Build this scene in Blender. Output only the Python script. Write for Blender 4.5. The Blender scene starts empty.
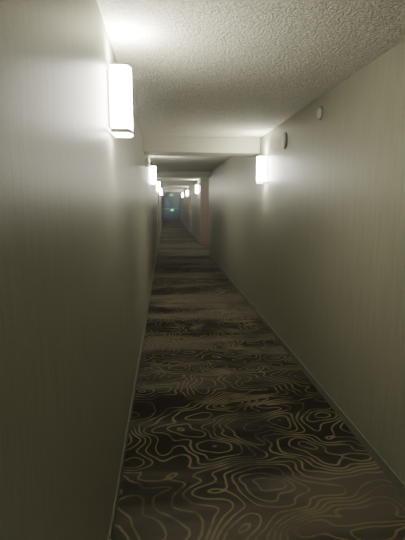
import bpy, bmesh, math
from mathutils import Vector
C = bpy.context.scene
col = C.collection
XL, XR = -0.286, 1.29          # wall faces
H = 2.46                       # ceiling
EYE = 1.60
END = 38.0
BACK = -2.6
R = math.radians

# ---------------------------------------------------------------- node helpers
def mat(name):
    m = bpy.data.materials.new(name); m.use_nodes = True
    nt = m.node_tree; b = nt.nodes['Principled BSDF']
    return m, nt, b
def N(nt, typ, **kw):
    n = nt.nodes.new(typ)
    for k, v in kw.items(): setattr(n, k, v)
    return n
def L(nt, a, b): nt.links.new(a, b)
def math_n(nt, op, a, b=None, c=None):
    n = N(nt, 'ShaderNodeMath', operation=op)
    for i, v in enumerate((a, b, c)):
        if v is None: continue
        if isinstance(v, (int, float)): n.inputs[i].default_value = v
        else: L(nt, v, n.inputs[i])
    return n.outputs[0]
def noise(nt, vec, scale, detail=2, rough=0.5, dist=0.0):
    n = N(nt, 'ShaderNodeTexNoise'); n.inputs['Scale'].default_value = scale
    n.inputs['Detail'].default_value = detail; n.inputs['Roughness'].default_value = rough
    n.inputs['Distortion'].default_value = dist
    if vec is not None: L(nt, vec, n.inputs['Vector'])
    return n.outputs['Fac']
def mapping(nt, vec, scale=(1,1,1), loc=(0,0,0)):
    n = N(nt, 'ShaderNodeMapping'); n.inputs['Scale'].default_value = scale; n.inputs['Location'].default_value = loc
    L(nt, vec, n.inputs['Vector']); return n.outputs[0]
def ramp(nt, fac, stops):
    n = N(nt, 'ShaderNodeValToRGB'); L(nt, fac, n.inputs[0])
    e = n.color_ramp.elements
    while len(e) < len(stops): e.new(0.5)
    for i, (p, c) in enumerate(stops):
        e[i].position = p; e[i].color = (*c, 1)
    return n.outputs[0]
def mixc(nt, fac, a, b, mode='MIX'):
    n = N(nt, 'ShaderNodeMix', data_type='RGBA', blend_type=mode)
    for s, v in ((n.inputs[0], fac), (n.inputs[6], a), (n.inputs[7], b)):
        if isinstance(v, (int, float)): s.default_value = v
        elif isinstance(v, tuple): s.default_value = (*v, 1)
        else: L(nt, v, s)
    return n.outputs[2]
def bump(nt, b, h, dist, strength=1.0):
    n = N(nt, 'ShaderNodeBump'); n.inputs['Distance'].default_value = dist; n.inputs['Strength'].default_value = strength
    L(nt, h, n.inputs['Height']); L(nt, n.outputs[0], b.inputs['Normal'])
def plain(name, c, rough=0.5, metal=0.0, emis=None, es=0):
    m, nt, b = mat(name)
    tc = N(nt, 'ShaderNodeTexCoord').outputs['Object']
    f = noise(nt, tc, 40, 3)
    L(nt, mixc(nt, f, tuple(x*0.92 for x in c), tuple(min(1, x*1.06) for x in c)), b.inputs['Base Color'])
    b.inputs['Roughness'].default_value = rough; b.inputs['Metallic'].default_value = metal
    if emis:
        b.inputs['Emission Color'].default_value = (*emis, 1); b.inputs['Emission Strength'].default_value = es
    return m

# wallpaper: linen-like vertical streaks
def wall_mat():
    m, nt, b = mat('wallpaper')
    tc = N(nt, 'ShaderNodeTexCoord').outputs['Object']
    f1 = noise(nt, mapping(nt, tc, (60, 60, 3.0)), 1.0, 4, 0.65)
    f2 = noise(nt, mapping(nt, tc, (35, 35, 240)), 1.0, 3, 0.6)
    f3 = noise(nt, tc, 1.1, 2)
    f = math_n(nt, 'MULTIPLY_ADD', f2, 0.4, math_n(nt, 'MULTIPLY', f1, 0.6))
    c = ramp(nt, f, [(0.34, (0.205, 0.203, 0.148)), (0.66, (0.278, 0.274, 0.208))])
    c = mixc(nt, math_n(nt, 'MULTIPLY', f3, 0.18), c, (0.185, 0.187, 0.138))
    L(nt, c, b.inputs['Base Color']); b.inputs['Roughness'].default_value = 0.42
    b.inputs['Specular IOR Level'].default_value = 0.5
    bump(nt, b, f, 0.0014, 0.4)
    return m
def ceil_mat():
    m, nt, b = mat('popcorn_ceiling')
    tc = N(nt, 'ShaderNodeTexCoord').outputs['Object']
    v = N(nt, 'ShaderNodeTexVoronoi'); v.inputs['Scale'].default_value = 80; L(nt, tc, v.inputs['Vector'])
    n1 = noise(nt, tc, 55, 5, 0.7)
    h = math_n(nt, 'ADD', math_n(nt, 'MULTIPLY', math_n(nt, 'SUBTRACT', 1.0, v.outputs['Distance']), 0.5), n1)
    c = ramp(nt, n1, [(0.36, (0.42, 0.41, 0.33)), (0.60, (0.63, 0.615, 0.515))])
    L(nt, c, b.inputs['Base Color']); b.inputs['Roughness'].default_value = 0.95
    b.inputs['Specular IOR Level'].default_value = 0.1
    bump(nt, b, h, 0.012, 0.75)
    return m
def carpet_mat():
    m, nt, b = mat('contour_carpet')
    tc = N(nt, 'ShaderNodeTexCoord').outputs['Object']
    def field(off):
        p = mapping(nt, tc, (1.0, 1.5, 1.0), (off[0]*1.0 + 4.0, off[1]*1.5 + 1.7, 3.3))
        a = noise(nt, p, 1.25, 2.2, 0.46, 0.25)
        return math_n(nt, 'MULTIPLY', a, 29.0)
    e = 0.004
    F0 = field((0, 0)); FX = field((e, 0)); FY = field((0, e))
    gx = math_n(nt, 'DIVIDE', math_n(nt, 'SUBTRACT', FX, F0), e)
    gy = math_n(nt, 'DIVIDE', math_n(nt, 'SUBTRACT', FY, F0), e)
    g = math_n(nt, 'SQRT', math_n(nt, 'ADD', math_n(nt, 'MULTIPLY', gx, gx), math_n(nt, 'MULTIPLY', gy, gy)))
    g = math_n(nt, 'MAXIMUM', g, 6.0)
    d = math_n(nt, 'DIVIDE', math_n(nt, 'ABSOLUTE', math_n(nt, 'SUBTRACT', math_n(nt, 'FRACT', F0), 0.5)), g)
    mr = N(nt, 'ShaderNodeMapRange', interpolation_type='SMOOTHSTEP')
    L(nt, d, mr.inputs['Value'])
    wv = math_n(nt, 'MULTIPLY_ADD', noise(nt, tc, 3.1, 2), 0.018, 0.001)
    L(nt, wv, mr.inputs['From Max']); L(nt, math_n(nt, 'MULTIPLY', wv, 0.2), mr.inputs['From Min'])
    mr.inputs['To Min'].default_value = 1; mr.inputs['To Max'].default_value = 0
    line = mr.outputs[0]
    fade = ramp(nt, noise(nt, tc, 2.6, 4, 0.65), [(0.40, (0.25,)*3), (0.54, (1,)*3)])
    line = math_n(nt, 'MULTIPLY', line, fade)
    sep = N(nt, 'ShaderNodeSeparateXYZ'); L(nt, tc, sep.inputs[0])
    nz = noise(nt, mapping(nt, tc, (0.3, 1.3, 1)), 1.0, 3.5, 0.6)
    wob = noise(nt, mapping(nt, tc, (0.5, 1, 1)), 0.6, 2)
    band = math_n(nt, 'SINE', math_n(nt, 'ADD', math_n(nt, 'MULTIPLY', sep.outputs[1], 2.6), math_n(nt, 'MULTIPLY', wob, 6.0)))
    zone = math_n(nt, 'MULTIPLY_ADD', band, 0.075, nz)
    base = ramp(nt, zone, [(0.43, (0.024, 0.0215, 0.019)), (0.50, (0.050, 0.045, 0.038)), (0.58, (0.112, 0.101, 0.082))])
    lc = ramp(nt, noise(nt, mapping(nt, tc, (1, 1, 1), (7, 2, 0)), 1.4, 2), [(0.38, (0.215, 0.178, 0.09)), (0.62, (0.27, 0.24, 0.145))])
    c = mixc(nt, math_n(nt, 'MULTIPLY', line, 0.85), base, lc)
    pile = noise(nt, tc, 420, 2, 0.7)
    c = mixc(nt, 1.0, c, ramp(nt, pile, [(0.3, (0.6,)*3), (0.7, (1.25,)*3)]), 'MULTIPLY')
    L(nt, c, b.inputs['Base Color']); b.inputs['Roughness'].default_value = 1.0
    b.inputs['Specular IOR Level'].default_value = 0.05
    bump(nt, b, pile, 0.003, 0.5)
    return m
def wood_mat():
    m, nt, b = mat('door_wood')
    tc = N(nt, 'ShaderNodeTexCoord').outputs['Object']
    f = noise(nt, mapping(nt, tc, (30, 30, 1.5)), 1.0, 4, 0.6)
    L(nt, ramp(nt, f, [(0.3, (0.24, 0.165, 0.125)), (0.7, (0.31, 0.22, 0.17))]), b.inputs['Base Color'])
    b.inputs['Roughness'].default_value = 0.4
    return m
M_wall, M_ceil, M_carpet, M_wood = wall_mat(), ceil_mat(), carpet_mat(), wood_mat()
M_paint = plain('header_paint', (0.46, 0.455, 0.365), 0.7)
M_base = plain('base_vinyl', (0.155, 0.152, 0.115), 0.6)
M_frame = plain('door_frame_paint', (0.27, 0.21, 0.17), 0.45)
M_metal = plain('brushed_nickel', (0.55, 0.53, 0.48), 0.35, 1.0)
M_bar = plain('pale_nickel', (0.8, 0.78, 0.72), 0.3, 1.0)
M_white = plain('white_plastic', (0.50, 0.49, 0.42), 0.45)
M_ring = plain('grey_plastic', (0.16, 0.155, 0.13), 0.5)
M_dark = plain('dark_plastic', (0.12, 0.12, 0.11), 0.5)
M_teal = plain('blue_door_paint', (0.06, 0.17, 0.22), 0.35)
M_shade = plain('lit_glass', (0.9, 0.9, 0.85), 0.3, 0, (1.0, 0.965, 0.84), 74)
M_glass = plain('teal_glow_glass', (0.06, 0.16, 0.21), 0.25, 0, (0.06, 0.34, 0.46), 0.13)  # faint teal glow put into the end door panes
M_green = plain('green_glow', (0.1, 0.4, 0.3), 0.4, 0, (0.12, 0.9, 0.6), 0.4)
M_lens = plain('green_lens_glow', (0.05, 0.5, 0.3), 0.4, 0, (0.04, 1.0, 0.35), 3.5)
M_letter = plain('letter_glow', (0.5, 0.8, 0.7), 0.4, 0, (0.4, 1.0, 0.7), 1.0)

# ---------------------------------------------------------------- mesh helpers
def obj(name, bm, m, parent=None, smooth=False):
    bmesh.ops.recalc_face_normals(bm, faces=bm.faces)
    me = bpy.data.meshes.new(name); bm.to_mesh(me); bm.free()
    if smooth:
        for p in me.polygons: p.use_smooth = True
    me.materials.append(m)
    o = bpy.data.objects.new(name, me); col.objects.link(o); o.parent = parent
    return o
def box(bm, x0, x1, y0, y1, z0, z1, bev=0, seg=2):
    r = bmesh.ops.create_cube(bm, size=1.0)
    vs = r['verts']
    for v in vs:
        v.co = Vector(((x0+x1)/2 + v.co.x*(x1-x0), (y0+y1)/2 + v.co.y*(y1-y0), (z0+z1)/2 + v.co.z*(z1-z0)))
    if bev:
        es = {e for v in vs for e in v.link_edges}
        bmesh.ops.bevel(bm, geom=list(es), offset=bev, segments=seg, affect='EDGES', profile=0.5)
def lathe_x(bm, prof, n=32):      # prof: (x, r) around local x axis
    rings = []
    for x, r in prof:
        rings.append([bm.verts.new((x, r*math.cos(2*math.pi*i/n), r*math.sin(2*math.pi*i/n))) for i in range(n)])
    for a, b in zip(rings, rings[1:]):
        for i in range(n): bm.faces.new((a[i], a[(i+1) % n], b[(i+1) % n], b[i]))
    bm.faces.new(rings[0]); bm.faces.new(rings[-1])
def new(): return bmesh.new()
def struct(o): o['kind'] = 'structure'; return o
def thing(name, label, cat, loc=(0,0,0), rz=0, group=None):
    o = bpy.data.objects.new(name, None); col.objects.link(o); o.empty_display_size = 0.1
    o.location = loc; o.rotation_euler = (0, 0, rz); o['label'] = label; o['category'] = cat
    if group: o['group'] = group
    return o

# ---------------------------------------------------------------- room shell
A0, A1, AX = 13.1, 16.3, 2.35     # alcove in right wall
T = 0.12
bm = new(); box(bm, XL-T, AX+T, BACK-T, END+T, -0.1, 0); struct(obj('floor', bm, M_carpet))
bm = new(); box(bm, XL-T, AX+T, BACK-T, END+T, H, H+0.1); struct(obj('ceiling', bm, M_ceil))
bm = new(); box(bm, XL-T, XL, BACK, END, 0, H); struct(obj('wall_left', bm, M_wall))
bm = new()
box(bm, XR, XR+T, BACK, A0, 0, H); box(bm, XR, XR+T, A1, END, 0, H)
box(bm, XR+T, AX, A0-T, A0, 0, H); box(bm, XR+T, AX, A1, A1+T, 0, H); box(bm, AX, AX+T, A0-T, A1+T, 0, H)
struct(obj('wall_right', bm, M_wall))
bm = new(); box(bm, XL-T, XR+T, END, END+T, 0, H); struct(obj('wall_end', bm, M_wall))
bm = new(); box(bm, XL-T, XR+T, BACK-T, BACK, 0, H); struct(obj('wall_back', bm, M_wall))
for i, (y, w, dr) in enumerate([(6.03, 0.50, 0.20), (12.7, 0.4, 0.16), (19.5, 0.4, 0.13), (26.5, 0.4, 0.13), (33.0, 0.4, 0.13)]):
    bm = new(); box(bm, XL, XR, y, y+w, H-dr, H, 0.004, 1); struct(obj('trim_%d' % (i+1), bm, M_paint))
bm = new(); box(bm, XL, XL+0.010, BACK, END, 0, 0.07, 0.003, 1); struct(obj('baseboard_left', bm, M_base))
bm = new()
box(bm, XR-0.010, XR, BACK, A0, 0, 0.07, 0.003, 1); box(bm, XR-0.010, XR, A1, END, 0, 0.07, 0.003, 1)
struct(obj('baseboard_right', bm, M_base))

# doors: built facing -Y at origin (width along X)
def door(idx, loc, rz, pm, w=0.92, h=2.08, glass=False):
    r = bpy.data.objects.new('door_%d' % idx, None); col.objects.link(r); r['kind'] = 'structure'
    r.location = loc; r.rotation_euler = (0, 0, rz)
    f = new(); j = 0.06
    box(f, -w/2-j, -w/2, -0.03, 0, 0, h+j, 0.004, 1); box(f, w/2, w/2+j, -0.03, 0, 0, h+j, 0.004, 1)
    box(f, -w/2, w/2, -0.03, 0, h, h+j, 0.004, 1)
    obj('door_frame', f, M_frame, r)
    p = new(); box(p, -w/2+0.003, w/2-0.003, -0.018, 0, 0.008, h-0.003, 0.002, 1); obj('door_panel', p, pm, r)
    hd = new(); box(hd, w/2-0.10, w/2-0.05, -0.026, -0.018, 0.92, 1.12, 0.003, 1); box(hd, w/2-0.085, w/2-0.065, -0.06, -0.026, 1.0, 1.02)
    box(hd, w/2-0.19, w/2-0.065, -0.07, -0.055, 0.998, 1.022, 0.004, 2); obj('door_handle', hd, M_metal, r)
    return r
door(1, (XR+0.06+0.46+0.01, A1, 0), 0, M_wood)                     # alcove door facing the camera
door(2, (XL, 17.2, 0), R(90), M_wood)
door(3, (XR, 23.0, 0), R(-90), M_wood)
door(4, (XL, 29.5, 0), R(90), M_wood)

# end door: blue-grey, glazed
r = bpy.data.objects.new('door_5', None); col.objects.link(r); r['kind'] = 'structure'; r.location = ((XL+XR)/2, END, 0)
f = new()
for s in (-1, 1): box(f, min(s*0.72, s*0.77), max(s*0.72, s*0.77), -0.06, 0, 0, 2.2)
box(f, -0.72, 0.72, -0.06, 0, 2.13, 2.2); obj('door_frame', f, M_teal, r)
for s in (-1, 1):
    a, b_ = sorted((s*0.005, s*0.715))
    p = new()
    box(p, a, a+0.12, -0.04, 0, 0.01, 2.12); box(p, b_-0.12, b_, -0.04, 0, 0.01, 2.12)
    box(p, a+0.12, b_-0.12, -0.04, 0, 0.01, 0.3); box(p, a+0.12, b_-0.12, -0.04, 0, 1.98, 2.12)
    pl = obj('door_panel', p, M_teal, r)
    g = new(); box(g, a+0.12, b_-0.12, -0.025, -0.012, 0.3, 1.98); obj('pane', g, M_glass, pl)
    g = new(); box(g, a+0.06, b_-0.06, -0.09, -0.06, 1.0, 1.04, 0.008, 2); box(g, a+0.07, a+0.09, -0.06, -0.04, 1.0, 1.04); box(g, b_-0.09, b_-0.07, -0.06, -0.04, 1.0, 1.04)
    obj('push_bar', g, M_metal, pl)

# ---------------------------------------------------------------- exit sign at the far end
t = thing('exit_sign', 'green glowing sign hanging under the ceiling before the far end doors', 'exit sign', (0.5, 36.6, H))
bm = new(); box(bm, -0.17, 0.17, -0.03, 0.03, -0.42, -0.20, 0.006, 2); obj('housing', bm, M_green, t)
bm = new(); box(bm, -0.01, 0.01, -0.01, 0.01, -0.20, 0); obj('stem', bm, M_white, t)
bm = new()
def st(x0, x1, z0, z1): box(bm, x0, x1, -0.036, -0.031, z0, z1)
zb, zt = -0.38, -0.24; zm = (zb+zt)/2
x = -0.13; st(x, x+.015, zb, zt); [st(x, x+.055, z, z+.015) for z in (zb, zm-.0075, zt-.015)]
for sgn in (-1, 1):       # X
    q = bmesh.ops.create_cube(bm, size=1.0)['verts']
    for v in q:
        lx, lz_ = v.co.x*0.015, v.co.z*0.145
        v.co = Vector((-0.04 + lx + sgn*lz_*0.36, -0.0335 + v.co.y*0.005, zm + lz_*0.96))
st(0.015, 0.03, zb, zt)
st(0.055, 0.125, zt-.015, zt); st(0.0825, 0.0975, zb, zt)
obj('lettering', bm, M_letter, t)
t = thing('floor_exit_light', 'small green light low on the blue doors at the far end', 'exit light', ((XL+XR)/2+0.05, END-0.09, 0.9))
bm = new(); box(bm, -0.13, 0.13, -0.03, 0.05, -0.08, 0.08, 0.008, 2); obj('housing', bm, M_dark, t)
bm = new(); box(bm, -0.11, 0.11, -0.036, -0.03, -0.06, 0.06, 0.002, 1); obj('lens', bm, M_lens, t)

# ---------------------------------------------------------------- wall sconces (built projecting along local +X from the wall)
def make_sconce():
    r = thing('wall_sconce', '', 'wall lamp')
    bm = new(); box(bm, 0, 0.014, -0.075, 0.075, -0.14, 0.14, 0.004, 2); obj('backplate', bm, M_metal, r)
    HZ = 0.160; W_ = 0.088
    bm = new()
    n = 12; pts = [(0.016, -W_)]
    for i in range(n+1):
        a = -1 + 2*i/n
        pts.append((0.100 + 0.018*(1-a*a), a*W_))
    pts.append((0.016, W_))
    lo = [bm.verts.new((x, y, -HZ)) for x, y in pts]; hi = [bm.verts.new((x, y, HZ)) for x, y in pts]
    for i in range(len(pts)):
        k = (i+1) % len(pts); bm.faces.new((lo[i], lo[k], hi[k], hi[i]))
    bm.faces.new(lo); bm.faces.new(hi)
    obj('shade', bm, M_shade, r)
    # open metal rims around the bottom and the top of the glass
    for z0, z1 in ((-HZ-0.010, -HZ+0.010), (HZ-0.003, HZ+0.003)):
        bm = new()
        cx = 0.05
        o_ = [(cx+(p[0]-cx)*1.05, p[1]*1.03) for p in pts]; i_ = [(cx+(p[0]-cx)*1.01, p[1]*1.01) for p in pts]
        V = [[bm.verts.new((x, y, z)) for x, y in q] for q, z in ((o_, z0), (o_, z1), (i_, z1), (i_, z0))]
        for a, b_ in ((0, 1), (1, 2), (2, 3), (3, 0)):
            for i in range(len(pts)):
                k = (i+1) % len(pts); bm.faces.new((V[a][i], V[a][k], V[b_][k], V[b_][i]))
        obj('rim', bm, M_bar, r)
    for s in (-1, 1):
        bm = new(); y = s*(W_+0.0005); box(bm, 0.097, 0.101, min(y, y+s*0.002), max(y, y+s*0.002), -HZ, HZ); obj('side_bar', bm, M_bar, r)
    return r
def dup(root, loc, rz, label):
    r = root.copy(); col.objects.link(r); r.location = loc; r.rotation_euler = (0, 0, rz); r['label'] = label
    for ch in list(root.children):
        c = ch.copy(); col.objects.link(c); c.parent = r
    return r
SZ = 2.09
spots = [
 (XL, 2.42, 0, 'large bright glass sconce on the left wall, nearest the camera'),
 (XR, 5.62, 180, 'lit glass sconce on the right wall just before the first ceiling beam'),
 (XL, 8.3, 0, 'lit glass sconce on the left wall just past the first ceiling beam'),
 (XL, 14.6, 0, 'small lit sconce on the left wall between second beam and wooden door'),
 (XR, 17.3, 180, 'lit sconce on the right wall just past the recess with the brown door'),
 (XR, 25.2, 180, 'small lit sconce on the right wall beyond the farther brown door'),
 (XL, 22.2, 0, 'small distant lit sconce on the left wall past the third beam'),
 (XR, 32.2, 180, 'farthest tiny lit sconce on the right wall near the end doors'),
 (XR, -1.5, 180, 'lit glass sconce on the right wall behind the camera position'),
]
s0 = make_sconce()
for i, (x, y, a, lab) in enumerate(spots):
    z = {0: 2.12, 1: 2.01}.get(i, SZ)
    if i == 0:
        s0.location = (x, y, z); s0.rotation_euler = (0, 0, R(a)); s0['label'] = lab; s0['group'] = 'wall sconces along the corridor'
    else: dup(s0, (x, y, z), R(a), lab)
    # light escaping from the open top of the glass
    ld = bpy.data.lights.new('sconce_uplight', 'SPOT'); ld.energy = {0: 62, 8: 2, 1: 34}.get(i, 50); ld.color = (1, 0.955, 0.82)
    ld.spot_size = R(165); ld.spot_blend = 1.0; ld.shadow_soft_size = 0.03
    lo_ = bpy.data.objects.new('sconce_uplight', ld); col.objects.link(lo_)
    sx = 1 if a == 0 else -1
    lo_.location = (x + sx*0.09, y, z + 0.18); lo_.rotation_euler = (0, R(180 - sx*10), 0)
t = thing('ceiling_light', 'round flush ceiling light inside the right recess by the brown door', 'ceiling light', (1.85, 14.8, H))
def lz(bm, prof, n=32):
    rings = [[bm.verts.new((r_*math.cos(2*math.pi*i/n), r_*math.sin(2*math.pi*i/n), z)) for i in range(n)] for z, r_ in prof]
    for a, b_ in zip(rings, rings[1:]):
        for i in range(n): bm.faces.new((a[i], a[(i+1) % n], b_[(i+1) % n], b_[i]))
    bm.faces.new(rings[0]); bm.faces.new(rings[-1])
bm = new(); lz(bm, [(0, .16), (-.02, .16), (-.025, .15)]); obj('ring', bm, M_metal, t)
bm = new(); lz(bm, [(-.025, .145), (-.05, .125), (-.065, .08), (-.07, .02)]); obj('diffuser', bm, plain('diffuser_glow', (.9,.9,.85), .4, 0, (1, .95, .84), 28), t)

# ---------------------------------------------------------------- alarms on the walls
t = thing('smoke_detector', 'round detector high on the right wall, before the right sconce', 'detector', (XR+0.002, 4.74, 2.25), R(180))
bm = new(); lathe_x(bm, [(0, 0.090), (0.008, 0.090), (0.012, 0.084)], 48); obj('base', bm, M_ring, t, False)
bm = new(); lathe_x(bm, [(0.012, 0.068), (0.016, 0.066)], 48); obj('vent_ring', bm, M_ring, t)
bm = new(); lathe_x(bm, [(0.016, 0.072), (0.024, 0.066), (0.030, 0.045), (0.031, 0.01)], 48); obj('cap', bm, M_white, t, False)
t = thing('smoke_detector', 'small pale round detector high on the right wall, nearest the camera', 'detector', (XR+0.002, 3.66, 2.325), R(180))
bm = new(); lathe_x(bm, [(0, 0.056), (0.008, 0.056), (0.012, 0.050)], 40); obj('housing', bm, M_ring, t)
bm = new(); lathe_x(bm, [(0.012, 0.044), (0.022, 0.038), (0.024, 0.01)]); obj('cap', bm, M_white, t)
t = thing('smoke_detector', 'small pale box on the left wall just beyond the first ceiling beam', 'detector', (XL-0.002, 6.75, 2.18))
bm = new(); box(bm, 0, 0.04, -0.06, 0.06, -0.06, 0.06, 0.008, 2); obj('housing', bm, M_white, t)
bm = new(); box(bm, 0.04, 0.052, -0.03, 0.03, -0.02, 0.02, 0.005, 2); obj('lens', bm, M_frame, t)

# ---------------------------------------------------------------- world with thin haze added to imitate lens bloom round the lamps, camera
w = bpy.data.worlds.new('world'); C.world = w; w.use_nodes = True
wn = w.node_tree
wn.nodes['Background'].inputs[0].default_value = (0.02, 0.02, 0.018, 1)
vs = wn.nodes.new('ShaderNodeVolumeScatter'); vs.inputs['Density'].default_value = 0.008; vs.inputs['Anisotropy'].default_value = 0.87
wn.links.new(vs.outputs[0], wn.nodes['World Output'].inputs['Volume'])
cam = bpy.data.cameras.new('camera'); cam.lens = 29.0; cam.sensor_width = 36; cam.clip_start = 0.02
co = bpy.data.objects.new('camera', cam); col.objects.link(co)
co.location = (0, 0, EYE); co.rotation_euler = (R(90-8.9), 0, R(-4.8))
C.camera = co
